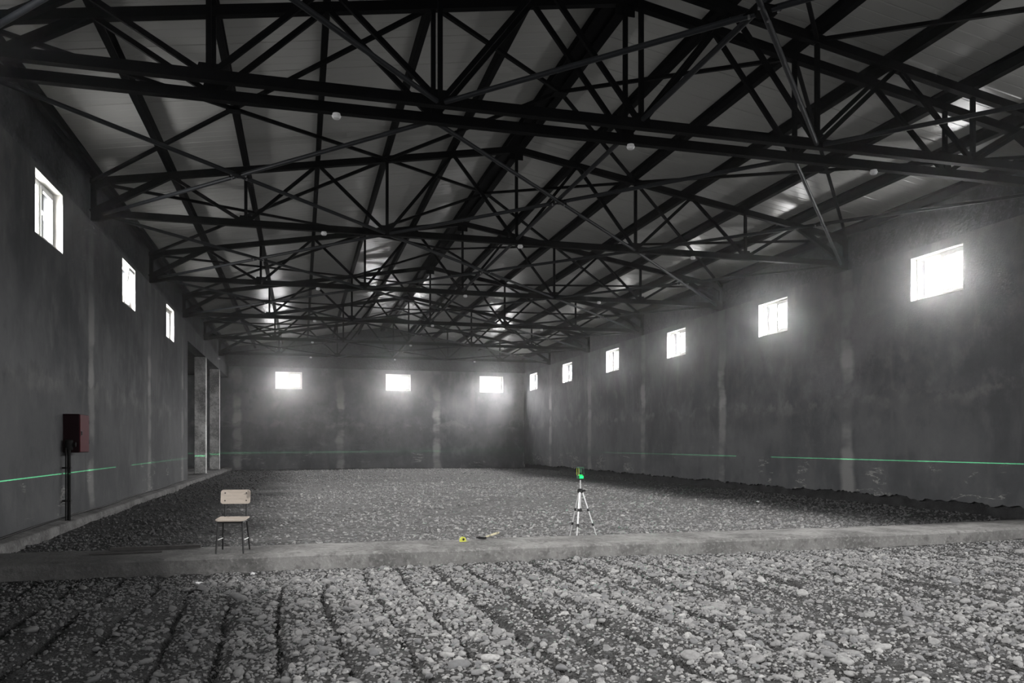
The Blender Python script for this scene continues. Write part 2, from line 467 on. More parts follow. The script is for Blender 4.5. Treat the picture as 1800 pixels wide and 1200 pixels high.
def ico(sub):
    import bmesh
    bm = bmesh.new(); bmesh.ops.create_icosphere(bm, subdivisions=sub, radius=1.0)
    co = np.array([v.co[:] for v in bm.verts]); f = np.array([[v.index for v in q.verts] for q in bm.faces]); bm.free()
    return co, f
def stone_variants(sub, n, seed):
    r = np.random.default_rng(seed); co0, f = ico(sub); out = []
    for k in range(n):
        co = co0.copy()
        for _ in range(9):                              # shear off flats so it reads as river stone
            d = r.normal(size=3); d /= np.linalg.norm(d); lim = r.uniform(0.5, 0.82)
            t = co @ d; co -= np.outer(np.clip(t - lim, 0, None) * 0.85, d)
        co *= 1 + 0.04 * r.normal(size=(len(co), 1))
        co *= np.array([r.uniform(0.85, 1.35), r.uniform(0.75, 1.1), r.uniform(0.45, 0.75)])
        out.append(co)
    return out, f
def frustum(x, y, m=1.2):
    return (x > -0.33 * y - m) & (x < 1.11 * y + m) & (x > -L + 0.05) & (x < R - 0.05)
def rot_mats(n, r, tilt=0.5):
    a = r.uniform(0, 2 * np.pi, n); b = r.normal(0, tilt, n); c = r.normal(0, tilt, n)
    ca, sa, cb, sb, cc, s_ = np.cos(a), np.sin(a), np.cos(b), np.sin(b), np.cos(c), np.sin(c)
    Rz = np.zeros((n, 3, 3)); Rz[:, 0, 0] = ca; Rz[:, 0, 1] = -sa; Rz[:, 1, 0] = sa; Rz[:, 1, 1] = ca; Rz[:, 2, 2] = 1
    Rx = np.zeros((n, 3, 3)); Rx[:, 0, 0] = 1; Rx[:, 1, 1] = cb; Rx[:, 1, 2] = -sb; Rx[:, 2, 1] = sb; Rx[:, 2, 2] = cb
    Ry = np.zeros((n, 3, 3)); Ry[:, 1, 1] = 1; Ry[:, 0, 0] = cc; Ry[:, 0, 2] = s_; Ry[:, 2, 0] = -s_; Ry[:, 2, 2] = cc
    return Rz @ Rx @ Ry
def scatter(name, x, y, rad, hf, sub, seed, sink=0.25):
    r = np.random.default_rng(seed); var, f = stone_variants(sub, 10, seed + 1)
    n = len(x); z = hf(x, y) + rad * (0.5 - sink); Rm = rot_mats(n, r, 0.35); vi = r.integers(0, 10, n)
    cos, fs, tn, off = [], [], [], 0
    for k in range(10):
        s = np.where(vi == k)[0]
        if not len(s): continue
        c = np.einsum('nij,vj->nvi', Rm[s], var[k]) * rad[s][:, None, None] + np.stack([x[s], y[s], z[s]], -1)[:, None, :]
        nv = len(var[k])
        cos.append(c.reshape(-1, 3)); fs.append((f[None] + (np.arange(len(s)) * nv)[:, None, None] + off).reshape(-1, 3))
        t = r.random(len(s)) ** 1.3; tn.append(np.repeat(t, nv)); off += len(s) * nv
    o = np_mesh(name, np.concatenate(cos), np.concatenate(fs), 'stone', sub > 1, np.concatenate(tn))
    o.parent = floor; o['kind'] = 'stuff'
    return o

def cover(x, y):                                        # how stony the ground is
    c = vnoise(x, y, 0.42, 55, 3); c2 = vnoise(x, y, 1.5, 60, 2)
    side = np.clip((x + 2.2) / 3.0, 0.25, 1.0)
    fz = np.clip(1.15 - furrow(x, y), 0, 1)
    return np.clip((0.6 * c + 0.4 * c2 - 0.36) * 4.5, 0.22, 1.0) * side * fz
# medium and large stones near the camera
N = 15000
x = rng.uniform(-L, R, N * 3); y = rng.uniform(2.6, STRIP_Y0 - 0.06, N * 3)
keep = frustum(x, y) & (rng.random(N * 3) < cover(x, y)); x, y = x[keep][:N], y[keep][:N]
rad = np.clip(np.exp(rng.normal(math.log(0.021), 0.42, len(x))), 0.013, 0.078)
rad *= np.where(y > 9.9, 0.7, 1.0)
depth = y * math.cos(YAW) + x * math.sin(YAW); lat = x * math.cos(YAW) - y * math.sin(YAW)
inview = (np.abs(lat / depth) < 0.64) & (depth > 5.35)
order = np.argsort(-(rad / depth) * inview)
big = order[:300]; rest = np.ones(len(x), bool); rest[big] = False
scatter('loose_stones', x[rest], y[rest], rad[rest], h_near, 2, 100)
var, f = stone_variants(2, 12, 200)
meshes = []
for k, co in enumerate(var):
    o = np_mesh('stone', co, f, 'stone', True, np.zeros(len(co))); meshes.append(o.data); bpy.data.objects.remove(o)
zz = h_near(x, y)
for i in big:
    o = bpy.data.objects.new('stone', meshes[random.randrange(12)]); COL.objects.link(o)
    o.location = (x[i], y[i], zz[i] + rad[i] * 0.25); o.scale = (rad[i],) * 3
    o.rotation_euler = (random.gauss(0, 0.25), random.gauss(0, 0.25), random.uniform(0, 6.28)); o.parent = floor
# small pebbles near, and the finer gravel beyond the strip
N = 44000
x = rng.uniform(-L, R, N * 3); y = 2.6 + (STRIP_Y0 - 2.65) * rng.random(N * 3)
keep = frustum(x, y, 0.8) & (rng.random(N * 3) < 0.5 + 0.5 * cover(x, y)); x, y = x[keep][:N], y[keep][:N]
rad = np.clip(np.exp(rng.normal(math.log(0.0125), 0.35, len(x))), 0.007, 0.026)
scatter('fine_gravel', x, y, rad, h_near, 1, 300)
N = 32000
x = rng.uniform(-L, R, N * 3); y = STRIP_Y1 + (47.5 - STRIP_Y1) * rng.random(N * 3) ** 1.9
keep = frustum(x, y, 0.5) & (rng.random(N * 3) < np.clip((vnoise(x, y, 0.3, 77, 4) - 0.3) * 4, 0.25, 1)); x, y = x[keep][:N], y[keep][:N]
rad = np.clip(np.exp(rng.normal(math.log(0.020), 0.35, len(x))), 0.010, 0.05) * (0.8 + y / 60)
scatter('rear_gravel', x, y, rad, h_back, 1, 400)

# ================================================================== WALLS
def wall_boxes(mb, a0, a1, z0, z1, holes, hz, put):
    """wall along one axis with rectangular holes; put(mb, a0, a1, z0, z1) adds one block"""
    put(mb, a0, a1, z0, hz[0]); put(mb, a0, a1, hz[1], z1)
    e = a0
    for c in sorted(holes):
        put(mb, e, c - WIN_W / 2, hz[0], hz[1]); e = c + WIN_W / 2
    put(mb, e, a1, hz[0], hz[1])

def ragged(mb, xin, xout, y0, y1, zedge, ztop_, amp, seed):
    """plaster skirt whose lower edge is broken off unevenly"""
    n = int((y1 - y0) / 0.07); ys = np.linspace(y0, y1, n)
    zs = zedge + amp * (vnoise(ys, ys * 0, 1.8, seed, 5, 0.85) - 0.5) * 2
    poly_in = [(xin, float(a), float(b)) for a, b in zip(ys, zs)]
    o = len(mb.v)
    for a, b in zip(ys, zs):
        mb.v += [(xin, a, b), (xin, a, ztop_), (xout, a, b)]
    for i in range(n - 1):
        k = o + 3 * i
        mb.f += [(k, k + 3, k + 4, k + 1), (k, k + 2, k + 5, k + 3)]

def put_right(mb, a0, a1, z0, z1): mb.box((R, a0, z0), (R + WALL_T, a1, z1))
wr = struct('wall_right', (R, 0, 0), 'long grey plastered wall with a row of high windows')
mb = MB(); wall_boxes(mb, YB - 0.4, YF + 0.4, 0.75, Z_BEAR, WIN_Y_R, WIN_Z['right'], put_right)
ragged(mb, R, R + 0.07, YB - 0.4, YF + 0.4, CZ - 1.28, 0.75, 0.13, 5)
mb.build('plaster_face', 'wall_r', None).parent = wr
bpy.data.objects['plaster_face'].location = (-R, 0, 0)
o = MB().box((0.07, YB - 0.4, -0.4), (WALL_T, YF + 0.4, 0.75)).build('foundation', 'found', wr)
o = MB().box((0.10, YB - 0.4, Z_BEAR), (WALL_T, YF + 0.4, Z_EAVE + 0.35)).build('ring_beam', 'band', wr)

def put_left(mb, a0, a1, z0, z1): mb.box((-L - WALL_T, a0, z0), (-L, a1, z1))
OPEN_Y, OPEN_Z = 32.4, CZ + 3.95
wl = struct('wall_left', (-L, 0, 0), 'long grey plastered wall with high windows and a deep opening at its far end')
mb = MB(); wall_boxes(mb, YB - 0.4, OPEN_Y, -0.4, Z_BEAR, WIN_Y_L, WIN_Z['left'], put_left)
mb.box((-L - WALL_T, OPEN_Y, OPEN_Z), (-L, YF + 0.4, Z_BEAR))
o = mb.build('plaster_face', 'wall_l'); o.parent = wl; o.location = (L, 0, 0)
MB().box((-WALL_T, YB - 0.4, Z_BEAR), (-0.10, YF + 0.4, Z_EAVE + 0.35)).build('ring_beam', 'band', wl)
mb = MB(); mb.box((-2.6, OPEN_Y - 0.4, -0.4), (-2.4, YF + 0.4, Z_BEAR)); mb.box((-2.4, OPEN_Y - 0.4, -0.4), (-WALL_T, OPEN_Y - 0.2, Z_BEAR))
mb.build('recess_wall', 'recess', wl)
MB().box((-2.4, OPEN_Y - 0.4, OPEN_Z + 0.1), (-WALL_T, YF + 0.4, OPEN_Z + 0.3)).build('recess_ceiling', 'found', wl)
MB().box((-2.4, OPEN_Y - 0.2, -0.3), (0.0, YF + 0.2, STRIP_Z + 0.03)).build('recess_floor', 'plinth', wl)

def put_far(mb, a0, a1, z0, z1): mb.box((a0, YF, z0), (a1, YF + WALL_T, z1))
wf = struct('wall_far', (0, YF, 0), 'grey plastered end wall with three glowing windows')
mb = MB(); wall_boxes(mb, -L - 2.6, R + 0.4, -0.4, Z_BEAR, WIN_X_F, WIN_Z['far'], put_far)
o = mb.build('plaster_face', 'wall_f'); o.parent = wf; o.location = (0, -YF, 0)
def gable(mb, y0, y1, zb):
    pts = [(-L - 0.4, y0, zb), (R + 0.4, y0, zb), (R + 0.4, y0, Z_EAVE + 0.3), (XC, y0, Z_RIDGE + 0.35), (-L - 0.4, y0, Z_EAVE + 0.3)]
    mb.prism(pts, (0, y1 - y0, 0))
mb = MB(); gable(mb, 0.04, WALL_T, Z_BEAR); mb.build('gable', 'band', wf)
def put_back(mb, a0, a1, z0, z1): mb.box((a0, YB - WALL_T, z0), (a1, YB, z1))
wb = struct('wall_back', (0, YB, 0), 'grey plastered end wall behind the viewer')
mb = MB()
put_back(mb, GATE[0], GATE[1], GATE[2], WIN_Z['far'][0]); put_back(mb, -L - 0.4, GATE[0], -0.4, WIN_Z['far'][0]); put_back(mb, GATE[1], R + 0.4, -0.4, WIN_Z['far'][0])
put_back(mb, -L - 0.4, R + 0.4, WIN_Z['far'][1], Z_BEAR)
for e0, e1 in ((-L - 0.4, WIN_X_B[0] - WIN_W / 2), (WIN_X_B[0] + WIN_W / 2, WIN_X_B[1] - WIN_W / 2), (WIN_X_B[1] + WIN_W / 2, R + 0.4)):
    put_back(mb, e0, e1, *WIN_Z['far'])
o = mb.build('plaster_face', 'wall_f'); o.parent = wb; o.location = (0, -YB, 0)
mb = MB(); gable(mb, -WALL_T, -0.04, Z_BEAR); mb.build('gable', 'band', wb)

# ================================================================== WINDOWS
def make_window(n, label, tilt=False):
    """built facing -Y (room side) with the inner wall face at y = 0, centred at x = 0, sill at z = 0"""
    w, h = WIN_W, 1.03
    root = struct('window_%d' % n, (0, 0, 0), label)
    mb = MB(); e = 0.012; dp = PANE_OFF
    mb.box((-w / 2, -0.002, 0), (-w / 2 + e, dp, h)); mb.box((w / 2 - e, -0.002, 0), (w / 2, dp, h))
    mb.box((-w / 2 + e, -0.002, h - e), (w / 2 - e, dp, h)); mb.box((-w / 2 + e, -0.002, 0), (w / 2 - e, dp, e))
    mb.build('reveal', 'reveal', root)
    def frame(x0, x1, z0, z1, t, y0, y1):
        m = MB(); m.box((x0, y0, z0), (x0 + t, y1, z1)); m.box((x1 - t, y0, z0), (x1, y1, z1))
        m.box((x0 + t, y0, z0), (x1 - t, y1, z0 + t)); m.box((x0 + t, y0, z1 - t), (x1 - t, y1, z1)); return m
    f = frame(-w / 2 + e, w / 2 - e, e, h - e, 0.05, dp - 0.06, dp); f.box((-0.03, dp - 0.06, 0.06), (0.03, dp, h - 0.06))
    f.build('window_frame', 'pvc', root, bevel=0.004)
    for k, (x0, x1) in enumerate(((-w / 2 + 0.062, -0.03), (0.03, w / 2 - 0.062))):
        if k == 1:                                      # the casement that opens
            s = frame(x0, x1, 0.062, h - 0.062, 0.055, dp - 0.085, dp - 0.03).build('sash', 'pvc', root, bevel=0.004)
            frame(x0 + 0.055, x1 - 0.055, 0.117, h - 0.117, 0.008, dp - 0.09, dp - 0.06).build('gasket', 'gasket', s)
            MB().box((x0 + 0.06, dp - 0.055, 0.12), (x1 - 0.06, dp - 0.049, h - 0.12)).build('pane', 'glass', s)
            mh = MB(); mh.box((x0 + 0.014, dp - 0.10, h / 2 - 0.04), (x0 + 0.042, dp - 0.08, h / 2 + 0.04)); mh.bar((x0 + 0.028, dp - 0.115, h / 2), (x0 + 0.028, dp - 0.115, h / 2 - 0.12), 0.018)
            mh.box((x0 + 0.02, dp - 0.12, h / 2 - 0.012), (x0 + 0.036, dp - 0.09, h / 2 + 0.012)); mh.build('handle', 'pvc', s)
            if tilt:
                s.location = (0, -0.0, 0.07); s.rotation_euler = (0, 0, 0)
                s.rotation_euler.x = math.radians(9); s.location = (0, 0.012, -0.012)
        else:
            frame(x0, x1, 0.062, h - 0.062, 0.01, dp - 0.05, dp - 0.02).build('gasket', 'gasket', root)
            MB().box((x0 + 0.004, dp - 0.04, 0.066), (x1 - 0.004, dp - 0.034, h - 0.066)).build('pane', 'glass', root)
    return root
ORD = ['nearest', 'second', 'third', 'fourth', 'fifth', 'sixth', 'seventh', 'eighth', 'ninth', 'tenth']
wn = 0; proto_w = None; proto_t = None
def place_window(loc, rz, label, zr, tilt=False):
    global wn, proto_w
    wn += 1
    if tilt or proto_w is None:
        o = make_window(wn, label, tilt)
        if not tilt: proto_w = o
    else:
        o = copy_tree(proto_w); o.name = 'window_%d' % wn; o['label'] = label
    o.location = (loc[0], loc[1], zr[0]); o.rotation_euler = (0, 0, rz); o.scale = (1, 1, (zr[1] - zr[0]) / 1.03)
    return o
vis = [y for y in WIN_Y_R if y > 13]
for k, y in enumerate(WIN_Y_R):
    j = k - (len(WIN_Y_R) - len(vis))
    lab = ('white two-part window high on the right wall, %s from the viewer' % ORD[j]) if j >= 0 else 'white two-part window on the right wall beside the viewer, bay %s' % ('one', 'two', 'three')[k]
    place_window((R, y), -math.pi / 2, lab, WIN_Z['right'])
for k, y in enumerate(WIN_Y_L):
    j = k - 2
    lab = ('white window high on the left wall, %s from the viewer' % (ORD[j] + (' and tilted open' if j == 1 else ''))) if j >= 0 else 'white window on the left wall beside the viewer, bay %s' % ('one', 'two')[k]
    place_window((-L, y), math.pi / 2, lab, WIN_Z['left'], tilt=(j == 1))
for k, x_ in enumerate(WIN_X_F):
    place_window((x_, YF), 0, 'white window in the far end wall, %s of three' % ('leftmost', 'middle', 'rightmost')[k], WIN_Z['far'])
for k, x_ in enumerate(WIN_X_B):
    place_window((x_, YB), math.pi, 'white window in the wall behind the viewer, %s' % ('left', 'right')[k], WIN_Z['far'])

# ================================================================== CEILING
ceil = struct('ceiling', (XC, 0, Z_RIDGE), 'pitched ceiling of pale grey ribbed metal roof panels')
ROOF_UP = 0.315                  # panel underside above the chord axis
def panel_mesh(side):
    run = WID / 2 + 0.38; ln = run / math.cos(PITCH); w = 0.992
    mb = MB(); c, s = math.cos(PITCH), math.sin(PITCH)
    prof = [(0, 0.015), (0.012, 0.0)]
    for q in (0.25, 0.50, 0.75):                        # shallow rolled grooves
        prof += [(q - 0.016, 0.0), (q - 0.006, 0.004), (q + 0.006, 0.004), (q + 0.016, 0.0)]
    prof += [(w - 0.012, 0.0), (w, 0.015), (w, 0.09), (0, 0.09)]
    rings = []
    for t in (0.0, ln):
        rings.append([(side * t * c, a, -t * s + b / c) for a, b in prof])
    mb.quadstrip(rings)
    return mb.build('roof_panel', 'panel', ceil)
npan = int(math.ceil((YF + 0.3 - (YB - 0.3)) / 1.0))
for side in (-1, 1):
    p0 = panel_mesh(side)
    for k in range(npan):
        o = p0 if k == 0 else p0.copy()
        if k: COL.objects.link(o); o.parent = ceil
        o.location = (0, YB - 0.3 + k * 1.0, ROOF_UP)
MB().bar((0, YB - 0.3, ROOF_UP + 0.16), (0, YF + 0.3, ROOF_UP + 0.16), 0.7, 0.03).build('ridge_cap', 'band', ceil)

# ================================================================== ROOF TRUSSES
CH = 0.14
def make_truss():
    root = thing('roof_truss', (XC, 0, Z_LOW), '', 'truss', 'black steel roof trusses')
    def P(t, z): return (tx(t) - XC, 0, z - Z_LOW)
    bot = [P(k / 6, Z_LOW) for k in range(7)]; top = {k: P(k / 12, ztop(k / 12)) for k in range(13)}
    MB().bar(P(0.012, Z_LOW), P(0.988, Z_LOW), 0.12, CH).build('bottom_chord', 'steel', root)
    for a, b in ((0, 6), (6, 12)):
        MB().bar(top[a], top[b], 0.12, CH).build('top_chord', 'steel', root)
    for k in range(7):
        if k in (0, 6):
            e = 0.05 if k == 0 else -0.05
            MB().bar((bot[k][0] + e, 0, -0.16), (top[2 * k][0] + e, 0, top[2 * k][2] + 0.05), 0.10, 0.10).build('end_post', 'steel', root)
        else:
            MB().bar(bot[k], top[2 * k], 0.065).build('vertical', 'steel', root)
    for k in range(6):
        for j, a in enumerate((bot[k], bot[k + 1])):
            end = (k == 0 and j == 0) or (k == 5 and j == 1)
            MB().bar(a, top[2 * k + 1], 0.11 if end else 0.062, 0.13 if end else 0.07).build('diagonal', 'steel', root)
    for k in range(1, 6):
        x_, _, z_ = bot[k]
        MB().prism([(x_ - 0.19, -0.008, z_ - 0.04), (x_ + 0.19, -0.008, z_ - 0.04), (x_ + 0.12, -0.008, z_ + 0.17), (x_ - 0.12, -0.008, z_ + 0.17)], (0, 0.016, 0)).build('gusset_plate', 'steel', root)
    for sgn, x_ in ((1, bot[0][0]), (-1, bot[6][0])):
        MB().prism([(x_ + sgn * a, -0.05, b) for a, b in ((0.0, -0.16), (0.12, -0.16), (0.55, -0.06), (0.55, 0.07), (0.32, 0.16), (0.0, 0.06))], (0, 0.1, 0)).build('bearing_bracket', 'steel', root)
        MB().prism([(x_ + sgn * a, -0.04, b + 0.64) for a, b in ((0.0, -0.16), (0.10, -0.16), (0.36, -0.03), (0.36, 0.12), (0.0, 0.06))], (0, 0.08, 0)).build('eave_bracket', 'steel', root)
    MB().box((-0.16, -0.010, Z_RIDGE - Z_LOW - 0.24), (0.16, 0.010, Z_RIDGE - Z_LOW + 0.02)).build('gusset_plate', 'steel', root)
    return root
t0 = make_truss()
tl = ['black steel roof truss nearest the viewer, just above the picture', 'black steel truss with doubled chords, nearer of the close pair', 'black steel truss with doubled chords, farther of the close pair',
      'black steel roof truss, first one beyond the close pair', 'black steel roof truss, second one beyond the close pair', 'black steel roof truss, third one beyond the close pair',
      'black steel roof truss, next to last before the far wall', 'black steel roof truss closest to the far end wall']
for k, y_ in enumerate(TRUSS_Y):
    o = t0 if k == 0 else copy_tree(t0)
    o['label'] = tl[k]; o.location = (XC, y_, Z_LOW)

# ================================================================== PURLINS
def purlin(t, label, dx=0.0, w=0.10, h=0.235):
    x_ = tx(t) + dx; zb = ztop(t) + 0.065
    mb = MB(); th = 0.012
    s = 1 if t < 0.5 else -1
    slope = math.tan(PITCH) * s
    def q(a, b): return (a, 0, b + a * slope)
    c = [(-w / 2, 0), (w / 2, 0), (w / 2, 0.03), (w / 2 - th, 0.03), (w / 2 - th, th), (-w / 2 + th, th), (-w / 2 + th, h - th), (w / 2, h - th), (w / 2, h), (-w / 2, h)]
    poly = [(s * a, 0, b + s * a * slope) for a, b in c]
    mb.prism(poly, (0, YF - YB, 0))
    return tag(mb.build('purlin', 'steel', origin=None), label, 'purlin', 'roof purlins along the hall'), (x_, YB, zb)
names = {0: 'black eave purlin along the top of the left wall', 12: 'black eave purlin along the top of the right wall'}
for k in range(13):
    if k == 6:
        for j, dx in enumerate((-0.14, 0.14)):
            o, loc = purlin(0.5, 'heavy black purlin at the roof ridge, %s of the two' % ('left', 'right')[j], dx, 0.15, 0.18)
            o.location = loc
        continue
    n_ = k if k < 6 else 12 - k
    side = 'left' if k < 6 else 'right'
    lab = names.get(k) or 'black steel purlin under the %s roof slope, %s from the eave' % (side, ['', 'first', 'second', 'third', 'fourth', 'fifth'][n_])
    o, loc = purlin(k / 12, lab, dx=0.1 if k == 0 else (-0.1 if k == 12 else 0))
    o.location = loc

# ================================================================== BRACING
BAYS = [(4.45, PAIR[0]), (PAIR[1], TY[0])] + [(TY[k], TY[k + 1]) for k in range(4)]
bn = ['bay above the viewer', 'first bay beyond the close truss pair', 'second bay beyond the close truss pair', 'third bay beyond the close truss pair', 'fourth bay beyond the close truss pair', 'last braced bay before the far wall']
def pos_word(k): return ('left', 'middle', 'right')[k]
ZP = Z_LOW - 0.02
for b, (ya, yb) in enumerate(BAYS):
    ya_, yb_ = ya + 0.07, yb - 0.07; ym = (ya + yb) / 2
    for k in range(3):
        t0_, t1_ = k / 3, (k + 1) / 3
        xa, xb = tx(t0_) + (0.25 if k == 0 else 0.06), tx(t1_) - (0.25 if k == 2 else 0.06); xm = (xa + xb) / 2
        root = thing('cross_brace', (xm, ym, ZP), '%s low pipe X-brace, %s' % (pos_word(k), bn[b]), 'brace', 'pipe braces between the bottom chords')
        MB().tube([(xa - xm, ya_ - ym, 0), (xb - xm, yb_ - ym, 0)], 0.036).build('pipe', 'pipe', root, smooth=True)
        for s_ in (0, 1):
            p = (xb, ya_) if s_ == 0 else (xa, yb_)
            MB().tube([(p[0] - xm, p[1] - ym, 0), ((0.06 if s_ == 0 else -0.06), (-0.07 if s_ == 0 else 0.07), 0)], 0.036).build('pipe', 'pipe', root, smooth=True)
        h = MB().box((-0.17, -0.14, -0.007), (0.17, 0.14, 0.007)).build('hub_plate', 'steel', root)
        for a_, b_ in ((-1, -1), (1, -1), (1, 1), (-1, 1)):
            MB().lathe([(0.0, -0.05), (0.016, -0.05), (0.016, 0.03), (0, 0.03)], (a_ * 0.12, b_ * 0.10, 0), 6).build('bolt', 'bolt', h)
        # brace in the slope of the roof, under the purlins
        if k != 1:
            za, zb_ = ztop(t0_), ztop(t1_)
            xa, xb = tx(t0_), tx(t1_)
            zm = (za + zb_) / 2
            root = thing('roof_brace', ((xa + xb) / 2, ym, zm), 'black bar X-brace in the roof slope, %s side, %s' % (pos_word(k), bn[b]), 'brace', 'bar braces under the roof slopes')
            for p, q in (((xa, ya, za), (xb, yb, zb_)), ((xb, ya, zb_), (xa, yb, za))):
                o = Vector(root.location)
                MB().bar(Vector(p) - o, Vector(q) - o, 0.06, 0.06).build('bar', 'steel', root)
            MB().box((-0.12, -0.1, -0.05), (0.12, 0.1, -0.035)).build('hub_plate', 'steel', root)
        else:
            xa, xb = tx(t0_), tx(t1_); za = ztop(t0_)
            root = thing('roof_brace', (XC, ym, Z_RIDGE), 'black bar X-brace crossing at the ridge, %s' % bn[b], 'brace', 'bar braces under the roof slopes')
            for (xs, ys) in ((xa, ya), (xa, yb), (xb, ya), (xb, yb)):
                MB().bar((xs - XC, ys - ym, za - Z_RIDGE), (0, 0, -0.03), 0.06, 0.06).build('bar', 'steel', root)
            MB().box((-0.14, -0.12, -0.09), (0.14, 0.12, -0.07)).build('hub_plate', 'steel', root)
    # strut along the middle of the hall
    s = tag(MB().tube([(0, ya_ - ym, 0), (0, yb_ - ym, 0)], 0.038).build('strut', 'pipe', None, smooth=True), 'dark grey pipe strut along the hall centre line, %s' % bn[b], 'strut', 'pipe struts along the centre')
    s.location = (tx(0.5), ym, ZP + 0.075)

# ================================================================== SMOKE DETECTORS
dname = ['', 'nearer truss of the close pair', 'farther truss of the close pair', 'first truss beyond the close pair', 'second truss beyond the close pair', 'third truss beyond the close pair', 'next to last truss', 'last truss before the far wall']
proto = None
for k, y_ in enumerate(TRUSS_Y):
    if k < 2: continue
    for j, t in enumerate((0.257, 0.505, 0.752)):
        if proto is None:
            o = thing('smoke_detector', (0, 0, 0), '', 'detector', 'white smoke detectors')
            MB().lathe([(0, 0), (0.055, 0), (0.055, -0.025), (0.0, -0.025)], n=16).build('mounting_base', 'white', o, smooth=True)
            MB().lathe([(0, -0.025), (0.062, -0.025), (0.066, -0.04), (0.05, -0.07), (0.02, -0.078), (0, -0.078)], n=16).build('sensor_head', 'white', o, smooth=True)
            proto = o
        else: o = copy_tree(proto)
        o['label'] = 'small white smoke detector under the %s, %s of three' % (dname[k], ('left', 'middle', 'right')[j])
        o.location = (tx(t), y_, Z_LOW - CH / 2)

# ================================================================== STRIP, PLINTH, COLUMNS
n = 260; xs = np.linspace(-L + 0.02, R + 0.07, n); rings = []
for i, x_ in enumerate(xs):
    a = 0.05 * (vnoise(np.array([x_]), np.array([0.]), 1.3, 3, 5, 0.65)[0] - 0.5); b = 0.06 * (vnoise(np.array([x_]), np.array([9.]), 0.9, 4, 3)[0] - 0.5)
    dz = 0.02 * (vnoise(np.array([x_]), np.array([5.]), 1.6, 8, 5, 0.65)[0] - 0.5) + 0.06 * max(0, (x_ - 10) / 4)
    y0, y1 = STRIP_Y0 + a, STRIP_Y1 + b; zt = STRIP_Z + dz
    rings.append([(x_, y0, -0.3), (x_, y0 - 0.01, zt - 0.03), (x_, y0 + 0.03, zt), (x_, (y0 + y1) / 2, zt + 0.006), (x_, y1 - 0.03, zt - 0.005), (x_, y1, zt - 0.04), (x_, y1, -0.3)])
o = MB().quadstrip(rings).build('trim_1', 'strip', smooth=True)
tag(o, 'low concrete strip footing crossing the gravel floor from wall to wall', kind='structure')
n = 420; ys = np.linspace(YB, YF, n); rings = []
for y_ in ys:
    a = 0.04 * (vnoise(np.array([y_]), np.array([2.]), 1.6, 13, 5, 0.7)[0] - 0.5); dz = 0.02 * (vnoise(np.array([y_]), np.array([7.]), 0.8, 14, 3)[0] - 0.5)
    xo = -L + 0.20 + a; zt = STRIP_Z + dz
    rings.append([(-L - 0.02, y_, -0.3), (-L - 0.02, y_, zt + 0.03), (xo - 0.02, y_, zt), (xo, y_, zt - 0.015), (xo + 0.015 + 0.5 * a, y_, zt - 0.09), (xo + 0.01, y_, -0.3)])
o = MB().quadstrip(rings).build('trim_2', 'plinth')
tag(o, 'rough concrete plinth along the foot of the left wall', kind='structure')

for k, (yc, lab) in enumerate(((38.3, 'blotchy bare concrete column in the left opening, nearer one'), (44.4, 'blotchy bare concrete column in the left opening, farther one'))):
    t = thing('concrete_column', (-L - 0.24, yc + 0.22, STRIP_Z), lab, 'column', 'columns of the left opening')
    MB().box((-0.24, -0.22, 0), (0.24, 0.22, OPEN_Z - STRIP_Z)).build('shaft', 'column', t, bevel=0.02)
    MB().box((-0.29, -0.26, -0.05), (0.28, 0.26, 0.06)).build('base_block', 'plinth', t, bevel=0.01)
    if k == 1:
        MB().box((0.235, -0.235, 0.06), (0.262, -0.205, OPEN_Z - STRIP_Z)).build('corner_bead', 'white', t)
t = thing('motion_sensor', (-L + 0.0, 43.6, CZ + 4.42), 'tiny white sensor on the left wall top near the far corner', 'sensor')
MB().box((0, -0.05, -0.05), (0.04, 0.05, 0.05)).build('backplate', 'white', t)
MB().lathe([(0, 0.05), (0.05, 0.03), (0.065, 0), (0.05, -0.03), (0, -0.05)], (0.07, 0, 0), 12).build('dome', 'white', t, smooth=True)

# ================================================================== FIRE HOSE CABINET
cy = 16.05
t = thing('fire_hose_cabinet', (-L, cy, CZ - 0.02), 'dark red metal fire hose cabinet hanging on the left wall', 'cabinet')
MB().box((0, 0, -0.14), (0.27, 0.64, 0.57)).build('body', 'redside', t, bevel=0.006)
d = MB().box((0.270, 0.012, -0.128), (0.286, 0.628, 0.558)).build('door', 'red', t, bevel=0.004)
m = MB(); m.box((0.284, 0.05, 0.17), (0.294, 0.09, 0.26)); m.bar((0.30, 0.07, 0.25), (0.30, 0.07, 0.18), 0.016, 0.02); m.build('latch', 'black', d, bevel=0.002)
for z_ in (0.02, 0.40): MB().tube([(0.283, 0.625, z_), (0.283, 0.625, z_ + 0.07)], 0.009, 8).build('hinge', 'black', d)
t = thing('standpipe', (-L + 0.12, cy - 0.075, STRIP_Z), 'black water pipe rising from the plinth to the red cabinet', 'pipe')
hgt = CZ - 0.04 - STRIP_Z
MB().tube([(0, 0, -0.02), (0, 0, hgt)], 0.032, 12).build('riser', 'blackpipe', t, smooth=True)
MB().tube([(-0.03, -0.08, -0.02), (-0.03, -0.08, hgt - 0.03)], 0.013, 8).build('thin_pipe', 'blackpipe', t, smooth=True)
m = MB(); m.lathe([(0, hgt - 0.07), (0.062, hgt - 0.07), (0.07, hgt - 0.05), (0.07, hgt + 0.10), (0.05, hgt + 0.12), (0, hgt + 0.12)]); m.build('valve', 'blackpipe', t, smooth=True)
m = MB(); m.tube([(0.06, 0, hgt + 0.03), (0.10, 0, hgt + 0.03)], 0.01, 8); m.tube([(0.10, 0, hgt + 0.03), (0.115, 0, hgt + 0.03)], 0.045, 12); m.build('hand_wheel', 'blackpipe', t, smooth=True)
for z_ in (0.35, 0.95): MB().box((-0.10, -0.045, z_), (0.036, 0.045, z_ + 0.03)).build('pipe_clamp', 'blackpipe', t)
pts = []
